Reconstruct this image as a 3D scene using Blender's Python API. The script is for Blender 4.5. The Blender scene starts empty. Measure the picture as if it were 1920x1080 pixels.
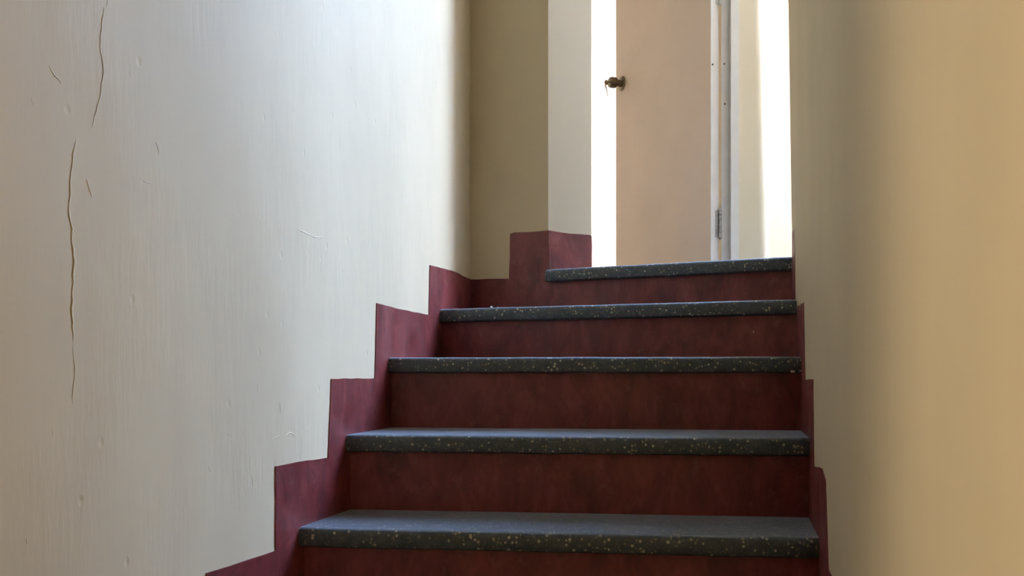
import bpy, bmesh, math, random
from mathutils import Vector

random.seed(7)
S = bpy.context.scene
COL = S.collection
CZ = 1.63                      # eye height above the lower floor; heights below are given relative to the eye

# ------------------------------------------------------------------ camera, sky, sun, exposure
cam = bpy.data.cameras.new('camera')
cam.sensor_width = 36.0
cam.lens = 1650 / 1920 * 36.0
cam.shift_y = 160 / 1920
cam.clip_start = 0.02
cam_o = bpy.data.objects.new('camera', cam)
cam_o.location = (0, 0, CZ)
cam_o.rotation_euler = (math.pi / 2, 0, 0)
COL.objects.link(cam_o)
S.camera = cam_o

SKY_STRENGTH = 21.5
SUN_STRENGTH = 5.0
S.view_settings.view_transform = 'Standard'
S.view_settings.look = 'None'
S.view_settings.gamma = 1.0
S.view_settings.use_curve_mapping = False
S.view_settings.exposure = 0.0
S.cycles.max_bounces = 6
S.cycles.diffuse_bounces = 4
S.cycles.adaptive_threshold = 0.08
S.cycles.glossy_bounces = 3
S.cycles.sample_clamp_indirect = 6.0

SUN_DIR = Vector((-0.83, 0.50, -0.76)).normalized()
w = bpy.data.worlds.new('sky')
S.world = w
w.use_nodes = True
nt = w.node_tree
bg = nt.nodes['Background']
sky = nt.nodes.new('ShaderNodeTexSky')
sky.sky_type = 'NISHITA'
sky.sun_disc = False
sky.sun_elevation = math.radians(38)
sky.sun_rotation = math.atan2(0.83, -0.50)
sky.air_density = 1.0
sky.dust_density = 1.5
nt.links.new(sky.outputs[0], bg.inputs[0])
bg.inputs[1].default_value = SKY_STRENGTH

sun = bpy.data.lights.new('sun', 'SUN')
sun.energy = SUN_STRENGTH
sun.color = (1.0, 0.90, 0.76)
sun.angle = math.radians(0.6)
sun_o = bpy.data.objects.new('sun', sun)
sun_o.rotation_euler = SUN_DIR.to_track_quat('-Z', 'Y').to_euler()
sun_o.location = (6, -3, 8)
COL.objects.link(sun_o)


def portal(name, loc, rot, sx, sy):
    l = bpy.data.lights.new(name, 'AREA')
    l.shape = 'RECTANGLE'
    l.size, l.size_y = sx, sy
    l.cycles.is_portal = True
    o = bpy.data.objects.new(name, l)
    o.location = loc
    o.rotation_euler = rot
    COL.objects.link(o)


# window openings (eye-relative heights)
W2 = dict(x=1.9, y0=5.20, y1=6.22, z0=0.40, z1=4.15)      # room window
portal('room_window_portal', (W2['x'] + 0.13, (W2['y0'] + W2['y1']) / 2, CZ + (W2['z0'] + W2['z1']) / 2),
       (0, math.pi / 2, 0), W2['z1'] - W2['z0'], W2['y1'] - W2['y0'])
EAVE, ROOF = 0.90, 3.00                                   # open side of the landing: roof edge and its height
portal('landing_portal', (EAVE, 3.72, CZ + (0.33 + ROOF) / 2), (0, math.pi / 2, 0), ROOF - 0.33, 2.56)


# ------------------------------------------------------------------ materials
def new_mat(name):
    m = bpy.data.materials.new(name)
    m.use_nodes = True
    n = m.node_tree.nodes
    return m, m.node_tree, n['Principled BSDF']


def N(t, typ, **kw):
    n = t.nodes.new(typ)
    for k, v in kw.items():
        setattr(n, k, v)
    return n


def coords(t, scale):
    tc = N(t, 'ShaderNodeTexCoord')
    mp = N(t, 'ShaderNodeMapping')
    mp.inputs['Scale'].default_value = scale
    t.links.new(tc.outputs['Object'], mp.inputs['Vector'])
    return mp.outputs['Vector']


def noise(t, scale, detail=4, rough=0.55, map_scale=(1, 1, 1), dist=0.0):
    n = N(t, 'ShaderNodeTexNoise')
    n.inputs['Scale'].default_value = scale
    n.inputs['Detail'].default_value = detail
    n.inputs['Roughness'].default_value = rough
    n.inputs['Distortion'].default_value = dist
    t.links.new(coords(t, map_scale), n.inputs['Vector'])
    return n.outputs['Fac']


def ramp(t, fac, stops):
    r = N(t, 'ShaderNodeValToRGB')
    while len(r.color_ramp.elements) < len(stops):
        r.color_ramp.elements.new(0.5)
    for e, (p, c) in zip(r.color_ramp.elements, stops):
        e.position = p
        e.color = (*c, 1) if len(c) == 3 else c
    t.links.new(fac, r.inputs['Fac'])
    return r.outputs['Color']


def math_node(t, op, a, b):
    n = N(t, 'ShaderNodeMath', operation=op)
    for i, v in enumerate((a, b)):
        if isinstance(v, (int, float)):
            n.inputs[i].default_value = v
        else:
            t.links.new(v, n.inputs[i])
    return n.outputs[0]


def bump(t, bsdf, layers):
    prev = None
    for h, strength, dist in layers:
        b = N(t, 'ShaderNodeBump')
        b.inputs['Strength'].default_value = strength
        b.inputs['Distance'].default_value = dist
        t.links.new(h, b.inputs['Height'])
        if prev:
            t.links.new(prev, b.inputs['Normal'])
        prev = b.outputs['Normal']
    t.links.new(prev, bsdf.inputs['Normal'])


def plaster(name, base, rough_relief, var=0.04):
    m, t, b = new_mat(name)
    f = noise(t, 3.0, 3, 0.6, (1, 1, 0.5))
    lo = tuple(c * (1 - var) for c in base)
    hi = tuple(min(1, c * (1 + var)) for c in base)
    t.links.new(ramp(t, f, [(0.35, lo), (0.65, hi)]), b.inputs['Base Color'])
    b.inputs['Roughness'].default_value = 0.62
    b.inputs['Specular IOR Level'].default_value = 0.3
    strokes = noise(t, 1.0, 3, 0.65, (60, 60, 9))
    patch = ramp(t, noise(t, 5.0, 1, 0.6), [(0.38, (0.15,) * 3), (0.62, (1, 1, 1))])
    strokes = math_node(t, 'MULTIPLY', strokes, patch)
    lumps = noise(t, 7.0, 2, 0.5, (1, 1, 0.55))
    broad = noise(t, 2.2, 0, 0.5, (1, 1, 0.35))
    v = N(t, 'ShaderNodeTexVoronoi')
    v.inputs['Scale'].default_value = 16
    t.links.new(coords(t, (1, 1, 0.7)), v.inputs['Vector'])
    pits = ramp(t, v.outputs['Distance'], [(0.03, (0, 0, 0)), (0.10, (1, 1, 1))])
    r = rough_relief
    if r < 0.9:
        bump(t, b, [(lumps, 0.30 * r, 0.008)])
        return m
    bump(t, b, [(broad, min(1, 0.45 * r), 0.022), (lumps, min(1, 0.40 * r), 0.010), (strokes, min(1, 0.30 * r), 0.0034), (pits, min(1, 0.30 * r), 0.0035)])
    return m


def flat(name, base):
    m, t, b = new_mat(name)
    t.links.new(ramp(t, noise(t, 3.0, 2), [(0.3, tuple(c * 0.97 for c in base)), (0.7, base)]), b.inputs['Base Color'])
    b.inputs['Roughness'].default_value = 0.7
    return m


CREAM = (0.685, 0.578, 0.398)
M = {}
M['plaster_left'] = plaster('cream_plaster_brushed', CREAM, 1.0, 0.055)
M['plaster'] = plaster('cream_plaster_smooth', CREAM, 0.35)
M['room_paint'] = flat('room_cream_paint', (0.80, 0.67, 0.49))
M['ceiling'] = flat('ceiling_white', (0.80, 0.79, 0.76))
M['hall_paint'] = flat('hall_tan_paint', (0.42, 0.35, 0.26))


def red_paint():
    m, t, b = new_mat('oxide_red_gloss_paint')
    f = noise(t, 16.0, 4, 0.7, (1, 1, 0.45), 0.6)
    c = ramp(t, f, [(0.28, (0.080, 0.014, 0.016)), (0.50, (0.160, 0.026, 0.027)), (0.66, (0.212, 0.041, 0.041)), (0.80, (0.250, 0.075, 0.075))])
    sc = ramp(t, noise(t, 34.0, 4, 0.75, (1, 1, 0.8)), [(0.56, (0, 0, 0)), (0.74, (1, 1, 1))])
    mix = N(t, 'ShaderNodeMix', data_type='RGBA')
    mask = math_node(t, 'MULTIPLY', sc, 0.40)
    t.links.new(mask, mix.inputs[0])
    t.links.new(c, mix.inputs[6])
    mix.inputs[7].default_value = (0.26, 0.105, 0.105, 1)
    t.links.new(mix.outputs[2], b.inputs['Base Color'])
    r = noise(t, 14.0, 2, 0.6)
    t.links.new(ramp(t, r, [(0.3, (0.34,) * 3), (0.7, (0.55,) * 3)]), b.inputs['Roughness'])
    b.inputs['Sheen Weight'].default_value = 0.02
    b.inputs['Sheen Roughness'].default_value = 0.4
    strokes = noise(t, 1.0, 2, 0.6, (26, 26, 90))
    lumps = noise(t, 20.0, 1, 0.5)
    bump(t, b, [(lumps, 0.25, 0.004), (strokes, 0.20, 0.0018)])
    return m


M['red'] = red_paint()


def terrazzo():
    m, t, b = new_mat('dark_terrazzo')
    base = ramp(t, noise(t, 60, 3), [(0.35, (0.032, 0.044, 0.054)), (0.65, (0.056, 0.071, 0.082))])

    def chips(scale, rad, share, cols, prev):
        v = N(t, 'ShaderNodeTexVoronoi')
        v.inputs['Scale'].default_value = scale
        t.links.new(coords(t, (1, 1, 1)), v.inputs['Vector'])
        sep = N(t, 'ShaderNodeSeparateColor')
        t.links.new(v.outputs['Color'], sep.inputs[0])
        inside = math_node(t, 'LESS_THAN', v.outputs['Distance'], rad)
        pick = math_node(t, 'LESS_THAN', sep.outputs[0], share)
        mask = math_node(t, 'MULTIPLY', inside, pick)
        mix = N(t, 'ShaderNodeMix', data_type='RGBA')
        t.links.new(mask, mix.inputs[0])
        t.links.new(prev, mix.inputs[6])
        t.links.new(ramp(t, sep.outputs[1], cols), mix.inputs[7])
        return mix.outputs[2]

    c = chips(260, 0.42, 0.34, [(0.0, (0.045, 0.055, 0.045)), (0.6, (0.10, 0.10, 0.085)), (1.0, (0.16, 0.16, 0.14))], base)
    c = chips(135, 0.40, 0.27, [(0.0, (0.10, 0.11, 0.09)), (0.5, (0.22, 0.21, 0.16)), (1.0, (0.42, 0.40, 0.33))], c)
    t.links.new(c, b.inputs['Base Color'])
    t.links.new(ramp(t, noise(t, 40, 4), [(0.3, (0.38,) * 3), (0.7, (0.55,) * 3)]), b.inputs['Roughness'])
    ge = N(t, 'ShaderNodeNewGeometry')
    sx = N(t, 'ShaderNodeSeparateXYZ')
    t.links.new(ge.outputs['Normal'], sx.inputs[0])
    t.links.new(ramp(t, sx.outputs['Z'], [(0.15, (0, 0, 0)), (0.7, (1, 1, 1))]), b.inputs['Sheen Weight'])   # blue sky glow put in as a tinted sheen on upward faces
    b.inputs['Sheen Roughness'].default_value = 0.35
    b.inputs['Sheen Tint'].default_value = (0.62, 0.76, 1.0, 1)
    bump(t, b, [(noise(t, 120, 3), 0.25, 0.0015), (noise(t, 9, 2), 0.2, 0.003)])
    return m


M['terrazzo'] = terrazzo()


def plain(name, col, rough=0.5, metal=0.0, var=0.06, scale=20.0, bmp=0.1):
    m, t, b = new_mat(name)
    f = noise(t, scale, 4)
    t.links.new(ramp(t, f, [(0.3, tuple(c * (1 - var) for c in col)), (0.7, tuple(min(1, c * (1 + var)) for c in col))]),
                b.inputs['Base Color'])
    b.inputs['Roughness'].default_value = rough
    b.inputs['Metallic'].default_value = metal
    if bmp:
        bump(t, b, [(noise(t, scale * 3, 3), bmp, 0.002)])
    return m


M['white_gloss'] = plain('white_gloss_paint', (0.82, 0.775, 0.70), 0.35, 0, 0.03)
M['jamb'] = plain('shade_grey_white_paint', (0.58, 0.54, 0.50), 0.5, 0, 0.06)  # white paint greyed; shade of the recessed jamb is in the colour
M['door'] = plain('pinkish_beige_door_paint', (0.86, 0.705, 0.60), 0.5, 0, 0.04, 4.0, 0.05)
M['bronze'] = plain('dark_bronze', (0.10, 0.075, 0.05), 0.38, 0.9)
M['brass'] = plain('key_brass', (0.26, 0.20, 0.11), 0.4, 0.8)
M['hinge'] = plain('rubbed_steel_hinge', (0.33, 0.31, 0.29), 0.45, 0.6, 0.35, 90.0)
M['grime_shade'] = plain('crack_grime_shade', (0.30, 0.26, 0.21), 0.9)  # dark tone also stands for the shade inside the split
M['dark'] = plain('dark_hole', (0.05, 0.04, 0.035), 0.7)
M['crumb'] = plain('plaster_crumb', (0.72, 0.70, 0.66), 0.9, 0, 0.1, 200)
M['terrace'] = flat('tan_render', (0.40, 0.305, 0.195))
M['room_floor'] = flat('pale_room_floor', (0.50, 0.45, 0.38))
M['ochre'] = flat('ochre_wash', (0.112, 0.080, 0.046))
M['concrete'] = flat('grey_concrete', (0.33, 0.31, 0.28))
M['ground'] = plain('pale_gravel_ground', (0.34, 0.31, 0.26), 0.95, 0, 0.2, 3.0)


# ------------------------------------------------------------------ mesh helpers
def link(name, verts, faces, mat, parent=None, smooth=None):
    me = bpy.data.meshes.new(name)
    me.from_pydata([(x, y, z + CZ) for x, y, z in verts], [], faces)
    bm = bmesh.new()
    bm.from_mesh(me)
    bmesh.ops.recalc_face_normals(bm, faces=bm.faces)
    bm.to_mesh(me)
    bm.free()
    if smooth:
        me.shade_smooth()
        me.set_sharp_from_angle(angle=math.radians(smooth))
    me.materials.append(M[mat])
    o = bpy.data.objects.new(name, me)
    COL.objects.link(o)
    if parent:
        o.parent = parent
        o.matrix_parent_inverse = parent.matrix_world.inverted()
    return o


def empty(name, loc):
    o = bpy.data.objects.new(name, None)
    o.location = (loc[0], loc[1], loc[2] + CZ)
    o.empty_display_size = 0.1
    COL.objects.link(o)
    bpy.context.view_layer.update()
    return o


def structure(o, label=None):
    o['kind'] = 'structure'
    if label:
        o['label'] = label
    return o


def thing(o, label, cat, group=None):
    o['label'] = label
    o['category'] = cat
    if group:
        o['group'] = group
    return o


class MB:
    def __init__(s):
        s.v, s.f = [], []

    def add(s, v, f):
        k = len(s.v)
        s.v += v
        s.f += [tuple(i + k for i in q) for q in f]
        return s

    def prism(s, poly, z0, z1, levels=None, off=None):
        zs = [z0] + (levels or []) + [z1]
        n = len(poly)
        v = []
        for z in zs:
            for p in poly:
                dx, dy = off(p, z) if off else (0, 0)
                v.append((p[0] + dx, p[1] + dy, z))
        f = [tuple(range(n)), tuple(range(n * (len(zs) - 1), n * len(zs)))]
        for l in range(len(zs) - 1):
            for i in range(n):
                j = (i + 1) % n
                f.append((l * n + i, l * n + j, (l + 1) * n + j, (l + 1) * n + i))
        return s.add(v, f)

    def box(s, x0, x1, y0, y1, z0, z1):
        return s.prism([(x0, y0), (x1, y0), (x1, y1), (x0, y1)], z0, z1)

    def lathe(s, base, axis, prof, seg=20):
        """prof: (distance along axis, radius)"""
        a = Vector(axis).normalized()
        u = a.orthogonal().normalized()
        w_ = a.cross(u)
        b = Vector(base)
        v, f = [], []
        for d, r in prof:
            for i in range(seg):
                t = 2 * math.pi * i / seg
                v.append(tuple(b + a * d + (u * math.cos(t) + w_ * math.sin(t)) * r))
        for k in range(len(prof) - 1):
            for i in range(seg):
                j = (i + 1) % seg
                f.append((k * seg + i, k * seg + j, (k + 1) * seg + j, (k + 1) * seg + i))
        f.append(tuple(range(seg)))
        f.append(tuple(range((len(prof) - 1) * seg, len(prof) * seg)))
        return s.add(v, f)

    def slab(s, pts, nrm, thick):
        """flat outline (3-D points) given thickness along nrm"""
        n = Vector(nrm)
        k = len(pts)
        v = [tuple(p) for p in pts] + [tuple(Vector(p) + n * thick) for p in pts]
        f = [tuple(range(k)), tuple(range(k, 2 * k))] + [(i, (i + 1) % k, k + (i + 1) % k, k + i) for i in range(k)]
        return s.add(v, f)

    def obox(s, c, ax, ay, hx, hy, z0, z1):
        """box about plan point c with plan axes ax, ay and half sizes"""
        P = [(c[0] + ax[0] * a * hx + ay[0] * b * hy, c[1] + ax[1] * a * hx + ay[1] * b * hy)
             for a, b in ((-1, -1), (1, -1), (1, 1), (-1, 1))]
        return s.prism(P, z0, z1)

    def build(s, name, mat, parent=None, smooth=None):
        return link(name, s.v, s.f, mat, parent, smooth)


# ------------------------------------------------------------------ plan of the place
KW = 0.2548                                   # both stair walls run in the direction (KW, 1)
LW = lambda y: (KW * y - 0.882, y)            # face of the left wall
RW = lambda y: (KW * y + 0.1575, y)           # face of the right wall
_l = math.hypot(KW, 1)
WD = (KW / _l, 1 / _l)                        # along the walls
NL = (1 / _l, -KW / _l, 0)                    # left wall faces this way
NR = (-1 / _l, KW / _l, 0)
BA, BB, BC = (-0.138, 2.918), (0.1167, 2.831), (0.2620, 2.9055)   # back wall corner, arris, end of the splay
LOW = -CZ
TOP = ROOF                                    # stairwell ceiling
HALL = 1.10                                   # lower hall ceiling
ROOM = 4.35
LAND = 0.3295                                 # landing level

# ------------------------------------------------------------------ setting: walls
y0 = 0.42
wl = [LW(y0), LW(2.92), (LW(2.92)[0] - 0.15, 2.96), (LW(y0)[0] - 0.15, y0 + 0.04)]
structure(MB().prism(wl, LOW, TOP).build('wall_left', 'plaster_left'),
          'pale brushed plaster wall left of the stairs with fine cracks')
wall_left = bpy.data.objects['wall_left']

wb = [(-0.60, 3.075), BA, (BB[0] - 0.006, BB[1] + 0.002), BB, (BB[0] + 0.005, BB[1] + 0.0026), BC,
      (0.235, 2.985), (0.12, 3.02), (-0.60, 3.20)]
structure(MB().prism(wb, LOW, TOP).build('wall_back', 'plaster'),
          'shaded ochre wall stub with splayed corner at the stair head')

lean = lambda p, z: ((-0.0150 * max(0, z - 0.30)) if p[1] < 2.6 and p[0] < 0.9 else 0, 0)
wr = [RW(-0.62), RW(2.470), (0.798, 2.490), (0.810, 2.498), (0.98, 2.490), (0.98, 2.34), (0.20, -0.62)]
structure(MB().prism([(0.97, 2.488), (2.62, 2.41), (2.62, 2.28), (0.97, 2.34)], LOW, 5.0).build('wall_terrace', 'terrace'), 'tan rendered wall along the open landing, made tall to shade the door wall')  # unseen wall, height and tan colour set for the light on the pier
structure(MB().prism(wr, LOW, 5.0, [0.30], lean).build('wall_right', 'plaster', None),
          'yellowish plaster wall right of the stairs')

# wall that holds the door, with a softly rounded outer corner
DY = 3.32
DH = LAND + 2.07
b = MB()
b.box(-1.62, -0.075, DY, DY + 0.10, LOW, ROOM + 0.1)
b.box(-0.075, 0.850, DY, DY + 0.10, DH + 0.06, ROOM + 0.1)
px1 = 0.985
arc = []
for i in range(9):
    a = math.pi / 2 * i / 8
    arc.append((px1 - 0.05 + 0.05 * math.sin(a), DY + 0.05 - 0.05 * math.cos(a)))
pier = [(0.850, DY)] + arc + [(1.02, 5.10), (0.97, 5.10), (0.935, DY + 0.12), (0.850, DY + 0.12)]
lean2 = lambda p, z: (-0.020 * (z - LAND), 0) if p[1] < DY + 0.06 and p[0] > 0.9 else (0, 0)
b.prism(pier, LOW, ROOM + 0.1, [LAND], lean2)
structure(b.build('wall_far', 'plaster', None, 40), 'ochre wall around the door on the landing')

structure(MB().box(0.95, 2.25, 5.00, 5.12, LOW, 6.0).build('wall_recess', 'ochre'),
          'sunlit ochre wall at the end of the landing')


def wall_with_window(name, x0, x1, ya, yb, z0, z1, W, mat, lab):
    b = MB()
    b.box(x0, x1, ya, W['y0'], z0, z1)
    b.box(x0, x1, W['y1'], yb, z0, z1)
    b.box(x0, x1, W['y0'], W['y1'], z0, W['z0'])
    b.box(x0, x1, W['y0'], W['y1'], W['z1'], z1)
    return structure(b.build(name, mat), lab)


pw = MB().box(2.50, 2.62, 3.35, 5.12, LOW, LAND + 0.95)
pw.box(2.50, 2.62, 2.28, 3.35, LOW, 5.0)  # tall part added out of view to cut low side light
structure(pw.build('wall_parapet_block', 'terrace'), 'low parapet and added light-blocking side wall on the open side of the landing')
structure(MB().box(7.0, 7.4, -14, 16, LOW - 0.5, 5.4).build('wall_opposite_block', 'hall_paint'), 'unseen wall added across the courtyard to block the low sky')  # put in out of view, height set to cut off the low sky
wall_with_window('wall_room_right', 1.90, 2.02, 5.05, 7.62, LOW, ROOM + 0.1, W2, 'room_paint', 'room wall holding the large window')
structure(MB().box(-1.62, 2.02, 7.50, 7.62, LOW, ROOM + 0.1).build('wall_room_far', 'room_paint'), 'sunlit cream far wall of the room behind the door')
structure(MB().box(-1.62, -1.50, 3.30, 7.62, LOW, ROOM + 0.1).build('wall_room_left', 'room_paint'), 'cream left wall of the room')
structure(MB().box(-0.72, -0.60, 2.96, 3.40, LOW, TOP + 0.1).build('wall_landing_left', 'hall_paint'), 'plaster wall closing the landing nook')

# floors
LFT = [(-0.62, 3.05), (0.10, 2.98), (0.26, 2.95), (0.30, 2.80), (0.80, 2.60), (2.62, 2.35), (2.62, 5.12), (0.9, 5.12), (0.9, 3.45), (-0.62, 3.45)]
structure(MB().prism(LFT, LAND - 0.15, LAND - 0.001).build('floor_landing', 'terrazzo'), 'dark terrazzo landing floor')
structure(MB().box(-1.62, 2.02, 3.42, 7.62, LAND - 0.2, LAND - 0.002).build('floor_room', 'room_floor'), 'pale floor of the room behind the door')
structure(MB().box(-3.2, 1.4, -2.8, 2.4, LOW - 0.1, LOW).build('floor_lower', 'terrazzo'), 'dark floor at the foot of the stairs')
# ceilings
structure(MB().box(-1.7, EAVE, 0.38, 5.06, TOP, TOP + 0.14).box(EAVE, 2.62, 2.28, 2.75, TOP, TOP + 0.14).box(EAVE, 2.62, 4.35, 5.12, TOP, TOP + 0.14).build('ceiling_stairwell', 'ceiling'), 'white ceiling over stairs and landing, with two added shading strips')  # outer strips added to shade the landing wall and the recess
structure(MB().box(-1.7, 2.02, 3.30, 7.62, ROOM, ROOM + 0.1).build('ceiling_room', 'ceiling'), 'white ceiling of the room')
structure(MB().box(-3.2, 1.4, -2.8, 0.46, HALL, HALL + 0.1).build('ceiling_hall', 'ceiling'), 'white ceiling of the lower hall')
structure(MB().box(-1.7, 0.7, 0.40, 0.50, HALL, TOP + 0.1).build('wall_header', 'hall_paint'), 'plaster upstand above the stair opening')
# lower hall walls
structure(MB().box(-3.2, -0.77, 0.42, 0.56, LOW, TOP + 0.1).build('wall_hall_far', 'hall_paint'), 'hall wall beside the foot of the stairs')
structure(MB().box(-3.2, -3.08, -2.8, 0.56, LOW, HALL + 0.1).build('wall_hall_left', 'hall_paint'), 'left wall of the lower hall')
structure(MB().box(-3.2, 1.4, -2.8, -2.68, LOW, HALL + 0.1).build('wall_hall_near', 'hall_paint'), 'wall behind the viewer in the lower hall')
structure(MB().prism([RW(-0.60), (0.20, -0.6), (0.55, -2.75), (0.40, -2.75)], LOW, HALL + 0.1).build('wall_hall_right', 'hall_paint'), 'right wall of the lower hall')
# ground outdoors
structure(MB().box(-40, 60, -40, 60, LOW - 0.6, LOW - 0.4).build('floor_outdoor_ground', 'ground'), 'pale ground outdoors')

# ------------------------------------------------------------------ staircase
# nose line of every step: left end, right end, level of the tread top
steps = [(LW(1.764), RW(1.650), -0.310), (LW(1.979), RW(1.866), -0.138), (LW(2.220), RW(2.100), 0.040),
         (LW(2.607), RW(2.262), 0.191), ((0.101, 2.788), RW(2.470), LAND)]
low = []
for k in range(1, 8):
    low.append((LW(1.764 - 0.205 * k), RW(1.650 - 0.205 * k), -0.310 - 0.165 * k))
steps = low[::-1] + steps
stair = empty('staircase', (0.0, 0.35, LOW))
thing(stair, 'straight flight of dark terrazzo steps with oxide red risers', 'staircase')
OVER = 0.028
TH = 0.039


def lerp(a, b_, t):
    return (a[0] + (b_[0] - a[0]) * t, a[1] + (b_[1] - a[1]) * t)


for i, (L, R, z) in enumerate(steps):
    last = i == len(steps) - 1
    if last:
        bL, bR = (0.272, 2.892), (0.85, 2.66)
    else:
        nL, nR = steps[i + 1][0], steps[i + 1][1]
        if i == len(steps) - 2:
            nL = (-0.145, 2.860)
        bL, bR = (nL[0] + WD[0] * 0.05, nL[1] + 0.05), (nR[0] + WD[0] * 0.05, nR[1] + 0.05)
    # tread: nose profile swept across, slightly uneven
    prof = [(1.0, -TH, 1), (0.009, -TH, 0), (0.002, -TH + 0.003, 0), (0.0, -TH + 0.009, 0), (0.0, -0.012, 0), (0.0025, -0.005, 0),
            (0.006, -0.0015, 0), (0.012, 0.0, 0), (1.0, 0.0, 1)]
    nseg = 26
    e0, e1 = 0.0015, 0.9985
    V, F = [], []
    for s_ in range(nseg + 1):
        t = e0 + (e1 - e0) * s_ / nseg
        if last:
            t = s_ / nseg * 1.02
        p, q = lerp(L, R, t), lerp(bL, bR, t)
        d = math.hypot(q[0] - p[0], q[1] - p[1])
        jit = random.uniform(-0.0009, 0.0009)
        rnd = 0.004 if s_ in (0, nseg) else 0.0
        for (dd, zz, isback) in prof:
            u = 1.0 if isback else (dd + jit + rnd) / d
            c = lerp(p, q, u)
            V.append((c[0], c[1], z + zz + (0 if isback else jit * 0.5)))
    n = len(prof)
    for s_ in range(nseg):
        for k in range(n):
            F.append((s_ * n + k, s_ * n + (k + 1) % n, (s_ + 1) * n + (k + 1) % n, (s_ + 1) * n + k))
    F.append(tuple(range(n)))
    F.append(tuple(range(nseg * n, (nseg + 1) * n)))
    tr = link('tread', V, F, 'terrazzo', stair, 35)
    # riser under this tread, down to the tread below
    zb = (steps[i - 1][2] if i else LOW)
    a, c = (L[0] + WD[0] * OVER, L[1] + WD[1] * OVER), (R[0] + WD[0] * OVER, R[1] + WD[1] * OVER)
    if last:
        a = (0.020, 2.855)
        c = (R[0] + 0.022, R[1] + 0.022)
    rb = MB()
    ns = 12
    V, F = [], []
    for s_ in range(ns + 1):
        p = lerp(a, c, s_ / ns)
        for zz in (zb, zb + (z - TH - zb) * 0.5, z - TH):
            j = random.uniform(-0.0012, 0.0012)
            V.append((p[0], p[1] + j, zz))
        for zz in (z - TH, zb):
            V.append((p[0] + WD[0] * 0.02, p[1] + WD[1] * 0.02, zz))
    for s_ in range(ns):
        for k in range(5):
            F.append((s_ * 5 + k, s_ * 5 + (k + 1) % 5, (s_ + 1) * 5 + (k + 1) % 5, (s_ + 1) * 5 + k))
    F.append(tuple(range(5)))
    F.append(tuple(range(ns * 5, ns * 5 + 5)))
    link('riser', V, F, 'red', stair, 35)

# ------------------------------------------------------------------ stepped red skirting
SK = 0.0022


def ragged(pts, step=0.03, amp=0.0009):
    out = []
    for i, p in enumerate(pts):
        q = pts[(i + 1) % len(pts)]
        L_ = math.hypot(q[0] - p[0], q[1] - p[1])
        k = max(1, int(L_ / step))
        for j in range(k):
            t = j / k
            jx, jy = (random.uniform(-amp, amp), random.uniform(-amp, amp)) if j else (0, 0)
            out.append((p[0] + (q[0] - p[0]) * t + jx, p[1] + (q[1] - p[1]) * t + jy))
    return out


# left wall band, outline as (distance y, height)
oL = [(2.9205, 0.312), (2.84, 0.3135), (2.79, 0.317), (2.716, 0.318), (2.62, 0.314), (2.529, 0.311), (2.522, 0.168), (2.40, 0.167), (2.316, 0.168),
      (2.155, 0.172), (2.145, -0.012), (1.914, -0.012), (1.899, -0.182), (1.774, -0.178), (1.682, -0.178), (1.682, -0.339),
      (1.564, -0.336), (1.462, -0.332), (1.455, -0.495), (1.255, -0.495), (1.25, -0.66), (1.05, -0.66), (1.045, -0.825),
      (0.845, -0.825), (0.84, -0.99), (0.64, -0.99), (0.64, -1.155), (0.44, -1.155), (0.44, -1.6), (0.62, -1.6), (2.25, -0.24), (2.9205, 0.12)]
b = MB()
b.slab([(*LW(y), z) for y, z in ragged(oL)], NL, SK)
structure(b.build('baseboard_left', 'red'), 'stepped oxide red painted skirting along the left wall')

oR = [(2.466, 0.489), (2.360, 0.484), (2.352, 0.313), (2.335, 0.171), (2.290, 0.171), (2.045, 0.165), (2.000, -0.015), (1.797, -0.012), (1.773, -0.187),
      (1.700, -0.181), (1.649, -0.176), (1.600, -0.174), (1.542, -0.187), (1.497, -0.333), (1.447, -0.333), (1.36, -0.345), (1.33, -0.495),
      (1.12, -0.495), (1.12, -0.66), (0.91, -0.66), (0.91, -0.825), (0.70, -0.825), (0.70, -0.99), (0.50, -0.99), (0.50, -1.155), (0.3, -1.155), (0.3, -1.6),
      (0.48, -1.6), (2.12, -0.24), (2.466, 0.05)]
b = MB()
b.slab([(*RW(y), z) for y, z in ragged(oR)], NR, SK * 0.6)
structure(b.build('baseboard_right', 'red'), 'stepped oxide red painted skirting along the right wall')

# back wall and splay
db = Vector((BB[0] - BA[0], BB[1] - BA[1], 0)).normalized()
nb = (db.y, -db.x, 0)
lb = math.hypot(BB[0] - BA[0], BB[1] - BA[1])
oB = [(0.0, 0.311), (0.06, 0.311), (0.136, 0.3085), (0.139, 0.38), (0.140, 0.455), (0.155, 0.459), (0.21, 0.4575), (lb, 0.4595), (lb, 0.15), (0.0, 0.15)]
b = MB()
b.slab([(BA[0] + db.x * s_, BA[1] + db.y * s_, z) for s_, z in ragged(oB)], nb, SK)
structure(b.build('baseboard_back', 'red'), 'oxide red painted block skirting on the shaded wall stub')
dc = Vector((BC[0] - BB[0], BC[1] - BB[1], 0)).normalized()
nc = (dc.y, -dc.x, 0)
lc = math.hypot(BC[0] - BB[0], BC[1] - BB[1])
oC = [(0.0, 0.4595), (0.05, 0.456), (0.08, 0.455), (lc - 0.004, 0.456), (lc, 0.452), (lc + 0.001, 0.36), (lc, LAND), (0.0, LAND)]
b = MB()
b.slab([(BB[0] + dc.x * s_, BB[1] + dc.y * s_, z) for s_, z in ragged(oC)], nc, SK)
structure(b.build('baseboard_splay', 'red'), 'lighter red painted skirting on the splayed corner')

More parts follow.
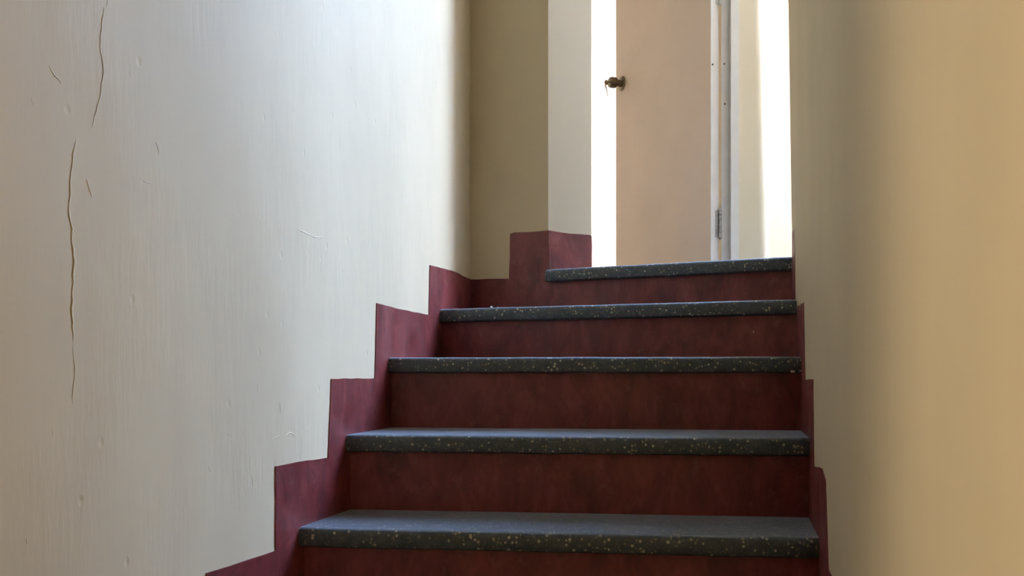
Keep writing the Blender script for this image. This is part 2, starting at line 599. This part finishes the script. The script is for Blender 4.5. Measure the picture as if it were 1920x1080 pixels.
# ------------------------------------------------------------------ cracks and flaking paint on the left wall
def crack(pts, wd=0.0011, ht=0.0011):
    """raised flake lip beside a flat strip whose dark colour holds dirt and crack shade"""
    fine, wob = [], 0.0
    for (ya, za), (yb, zb_) in zip(pts, pts[1:]):
        k = max(1, int(math.hypot(yb - ya, zb_ - za) / 0.008))
        for j in range(k):
            t = j / k
            wob = wob * 0.6 + random.uniform(-0.0014, 0.0014)
            fine.append((ya + (yb - ya) * t + wob, za + (zb_ - za) * t + random.uniform(-0.0009, 0.0009)))
    fine.append(pts[-1])
    V, F, G, H = [], [], [], []
    for i, (y, z) in enumerate(fine):
        p, q = fine[max(0, i - 1)], fine[min(len(fine) - 1, i + 1)]
        d = Vector((q[0] - p[0], q[1] - p[1])).normalized()
        nn = (d.y, -d.x)
        tp = min(1, 0.3 + min(i, len(fine) - 1 - i) / 3) * random.uniform(0.7, 1.3)

        def P(o_, h):
            yy, zz = y + nn[0] * o_, z + nn[1] * o_
            c = LW(yy)
            return (c[0] + NL[0] * h, c[1] + NL[1] * h, zz)
        V += [P(-4.0 * wd * tp, -0.0002), P(-0.2 * wd, ht * tp), P(0.15 * wd, -0.0002)]
        G += [P(-0.2 * wd * tp, 0.0002), P(0.9 * wd * tp, 0.0002)]
    for i in range(len(fine) - 1):
        for k in range(2):
            F.append((i * 3 + k, i * 3 + k + 1, i * 3 + k + 4, i * 3 + k + 3))
        H.append((i * 2, i * 2 + 1, i * 2 + 3, i * 2 + 2))
    link('paint_flake', V, F, 'plaster_left', wall_left)
    link('crack', G, H, 'grime_shade', wall_left)


crack([(1.226, 0.509), (1.223, 0.485), (1.219, 0.451), (1.226, 0.420), (1.219, 0.384), (1.209, 0.352), (1.204, 0.336)], 0.0008, 0.0008)
crack([(1.176, 0.312), (1.173, 0.300), (1.169, 0.283), (1.164, 0.247), (1.163, 0.218), (1.167, 0.191), (1.170, 0.149), (1.169, 0.113), (1.167, 0.078), (1.170, 0.043)])
crack([(1.128, 0.396), (1.138, 0.386), (1.146, 0.382), (1.150, 0.377)], 0.0010, 0.0010)
crack([(1.195, 0.264), (1.200, 0.250), (1.204, 0.241)], 0.0009)
crack([(1.335, 0.352), (1.340, 0.344), (1.344, 0.334)], 0.0009)
crack([(1.100, 0.345), (1.103, 0.336)], 0.0009)
crack([(1.235, 0.525), (1.233, 0.515)], 0.0010)
crack([(1.672, -0.124), (1.690, -0.121), (1.705, -0.123)], 0.0006, 0.0010)
crack([(1.722, -0.121), (1.735, -0.1175), (1.745, -0.1185), (1.756, -0.124), (1.768, -0.126)], 0.0007, 0.0013)
crack([(1.800, -0.118), (1.822, -0.112)], 0.0006, 0.0009)
crack([(1.62, -0.02), (1.622, -0.035)], 0.0006, 0.0009)
crack([(1.70, -0.055), (1.701, -0.08)], 0.0006, 0.0009)
crack([(1.47, -0.155), (1.475, -0.165)], 0.0007, 0.0010)
crack([(1.10, 0.505), (1.103, 0.49)], 0.0008, 0.0010)
crack([(1.28, 0.44), (1.281, 0.43)], 0.0007, 0.0009)
crack([(1.30, 0.29), (1.315, 0.285), (1.33, 0.286)], 0.0006, 0.0008)
crack([(1.168, 0.035), (1.172, 0.0), (1.170, -0.04)], 0.0005, 0.0007)
crack([(1.765, 0.290), (1.84, 0.284), (1.88, 0.290)], 0.0006, 0.0006)
crack([(1.135, -0.074), (1.135, -0.080)], 0.0013, 0.0016)
crack([(1.094, -0.205), (1.094, -0.212)], 0.0013, 0.0016)
crack([(1.52, -0.105), (1.535, -0.108)], 0.0008, 0.0012)
crack([(1.60, -0.185), (1.605, -0.205)], 0.0007, 0.0010)

# ------------------------------------------------------------------ door
Hc = Vector((0.749, 3.318))                   # hinge-side corner of the visible face
tg = Vector((-0.3465, 0.938))                 # from hinge towards the free edge
nd = Vector((-0.938, -0.3465))                # visible face looks this way
DWID, DTH = 0.78, 0.034
door = empty('door_1', (Hc.x, Hc.y, LAND))
structure(door, 'pinkish beige door standing open at the head of the stairs')
Z0, Z1 = LAND + 0.008, LAND + 2.035
mid = Hc + tg * (DWID / 2) - nd * (DTH / 2)
leaf = MB().obox(mid, tg, nd, DWID / 2, DTH / 2, Z0, Z1).build('leaf', 'door', door)
mid = Hc - tg * 0.0008 - nd * (DTH / 2)
hedge = MB().obox(mid, tg, nd, 0.0012, DTH / 2 + 0.0004, Z0, Z1).build('hinge_edge', 'white_gloss', door)
hedge['label'] = 'white painted hinge edge of the door'
# knob with rosette
kp = Hc + tg * (DWID - 0.060)
kz = 543 / 1650 * kp.y
kb = (kp.x, kp.y, kz)
ax = (nd.x, nd.y, 0)
handle = MB().lathe(kb, ax, [(0, 0.033), (0.004, 0.033), (0.008, 0.028), (0.010, 0.016), (0.026, 0.0145), (0.030, 0.021), (0.036, 0.0245),
                             (0.056, 0.0245), (0.063, 0.021), (0.065, 0.012)], 28).build('knob', 'bronze', leaf, 40)
handle['label'] = 'dark bronze round door knob'
kk = Vector((kb[0] + nd.x * 0.064, kb[1] + nd.y * 0.064, kz))
# hinges in the gap
for hz, mt in ((LAND + 0.235, 'hinge'), (LAND + 1.118, 'jamb'), (LAND + 1.85, 'hinge')):
    hb = MB()
    hc = Hc - nd * (DTH + 0.004) + Vector((0.001, -0.010))
    for k in range(5):
        hb.lathe((hc.x, hc.y, hz - 0.055 + k * 0.022), (0, 0, 1), [(0, 0.0045), (0.001, 0.0062), (0.0205, 0.0062), (0.0215, 0.0045)], 14)
    hb.lathe((hc.x, hc.y, hz - 0.060), (0, 0, 1), [(0, 0.002), (0.003, 0.0045), (0.117, 0.0045), (0.120, 0.002)], 12)
    h_ = hb.build('hinge', mt, door, 40)
    pl = MB().obox(hc + nd * 0.010 + Vector((0, 0.0065)), tg, nd, 0.0012, 0.008, hz - 0.05, hz + 0.05).build('hinge_plate', mt, door)
# dark screw holes in the edge and the jamb
for (sx, sy, sz) in ((0.756, 3.3165, 579 / 1650 * 3.317), (0.8005, 3.3195, 580 / 1650 * 3.32), (0.8025, 3.3195, 505 / 1650 * 3.32)):
    MB().lathe((sx, sy, sz), (0, -1, 0), [(0, 0.0035), (0.0012, 0.0035), (0.0016, 0.002)], 10).build('screw_hole', 'dark', door)
# frame: rebated jamb, raised architrave bead, far jamb and head
fr = MB()
fr.prism([(0.7895, DY), (0.850, DY), (0.850, DY + 0.11), (0.826, DY + 0.11)], LAND, DH + 0.05)
fr.box(-0.075, -0.022, DY, DY + 0.11, LAND, DH + 0.05)
fr.box(-0.075, 0.850, DY, DY + 0.11, DH, DH + 0.055)
f_ = fr.build('frame', 'jamb', door)
f_['label'] = 'white door jamb with rebate, shade greyed into its colour'
fa = MB()
fa.box(0.8205, 0.8505, DY - 0.022, DY + 0.001, LAND, DH + 0.02)
fa.box(-0.080, -0.050, DY - 0.022, DY + 0.001, LAND, DH + 0.02)
fa.box(-0.080, 0.8505, DY - 0.022, DY + 0.001, DH + 0.02, DH + 0.05)
fa.build('architrave', 'white_gloss', door)['label'] = 'white gloss painted door architrave'

# key left in the knob with a second key dangling
key = empty('key', tuple(kk))
thing(key, 'small brass key left in the door knob, another key dangling from it', 'key')
e = Vector((nd.x, nd.y, 0))
side = Vector((0, 0, 1))
b = MB()
p0 = kk
pts = [p0 + side * 0.0035, p0 + e * 0.010 + side * 0.0035, p0 + e * 0.010 - side * 0.0035, p0 - side * 0.0035]
b.slab(pts, (-e.y, e.x, 0), 0.002)
b.build('blade', 'brass', key)
bw_ = MB()
c0 = kk + e * 0.016 - side * 0.004
ring = [(c0 + e * 0.010 * math.cos(a) + side * 0.012 * math.sin(a)) for a in [2 * math.pi * i / 14 for i in range(14)]]
bw_.slab(ring, (-e.y, e.x, 0), 0.0025)
bw_.build('bow', 'brass', key)
dk = MB()
c1 = c0 + e * 0.004 - side * 0.012
dk.slab([c1 + e * 0.005, c1 - e * 0.003, c1 - e * 0.010 - side * 0.050, c1 - e * 0.0125 - side * 0.050, c1 - e * 0.012 - side * 0.040, c1 - e * 0.004 - side * 0.01],
        (-e.y, e.x, 0), 0.002)
dk.build('dangling_key', 'brass', key)

# ------------------------------------------------------------------ windows (outside the frame, they let the daylight in)
def window(name, W, xs, lab):
    o = empty(name, (xs, (W['y0'] + W['y1']) / 2, W['z0']))
    structure(o, lab)
    t_ = 0.045
    b = MB()
    b.box(xs - 0.03, xs + 0.03, W['y0'], W['y0'] + t_, W['z0'], W['z1'])
    b.box(xs - 0.03, xs + 0.03, W['y1'] - t_, W['y1'], W['z0'], W['z1'])
    b.box(xs - 0.03, xs + 0.03, W['y0'] + t_, W['y1'] - t_, W['z0'], W['z0'] + t_)
    b.box(xs - 0.03, xs + 0.03, W['y0'] + t_, W['y1'] - t_, W['z1'] - t_, W['z1'])
    b.build('window_frame', 'white_gloss', o)
    return o


window('window_1', W2, W2['x'] + 0.09, 'large open room window')

# ------------------------------------------------------------------ lower hall lamp
lamp = empty('pendant_lamp', (-2.1, -0.18, HALL))
thing(lamp, 'white globe pendant lamp in the lower hall behind the viewer', 'lamp')
MB().lathe((-2.1, -0.18, HALL), (0, 0, -1), [(0, 0.05), (0.02, 0.05), (0.03, 0.02), (0.031, 0.006), (0.25, 0.006)], 20).build('rod', 'bronze', lamp, 40)
m, t, bs = new_mat('lit_globe_glass')
bs.inputs['Base Color'].default_value = (0.9, 0.85, 0.75, 1)
bs.inputs['Emission Color'].default_value = (1.0, 0.84, 0.60, 1)
bs.inputs['Emission Strength'].default_value = 57.0
M['globe'] = m
prof = [(0.25 + 0.22 - 0.22 * math.cos(a), max(0.004, 0.22 * math.sin(a))) for a in [math.pi * i / 14 for i in range(15)]]
MB().lathe((-2.1, -0.18, HALL), (0, 0, -1), prof, 24).build('globe', 'globe', lamp, 60)

# ------------------------------------------------------------------ small debris
def crumb(name, p, r, label):
    bm = bmesh.new()
    bmesh.ops.create_icosphere(bm, subdivisions=1, radius=r)
    for v in bm.verts:
        v.co *= random.uniform(0.7, 1.2)
        v.co.z *= 0.6
        v.co += Vector((p[0], p[1], p[2] + r * 0.45))
    vs = [tuple(v.co) for v in bm.verts]
    bm.verts.index_update()
    fs = [tuple(v.index for v in f.verts) for f in bm.faces]
    bm.free()
    return thing(link(name, vs, fs, 'crumb'), label, 'plaster crumb')


ns4 = steps[-2]
c = lerp(ns4[0], ns4[1], 0.165)
crumb('plaster_crumb', (c[0], c[1] + 0.014, 0.191), 0.0045, 'white plaster crumb on the second highest tread, larger of the two')
c = lerp(ns4[0], ns4[1], 0.185)
crumb('plaster_crumb', (c[0], c[1] + 0.013, 0.191), 0.003, 'tiny white plaster crumb right of the larger crumb on the tread edge')

# light plaster spots stuck to the stairs
def spot(x, y, z, r):
    MB().lathe((x, y, z), (0, -1, 0), [(0, r), (0.0006, r * 0.9), (0.001, r * 0.4)], 7).build('plaster_spot', 'crumb', stair)


spot(0.640, 2.327, 78 / 1650 * 2.325, 0.0032)
spot(0.3225, 1.7085, -376 / 1650 * 1.708, 0.0032)
spot(0.668, 2.1015, 0.0045, 0.0035)
spot(0.673, 2.1010, 0.0040, 0.0030)
spot(0.688, 2.0995, 0.0060, 0.0028)
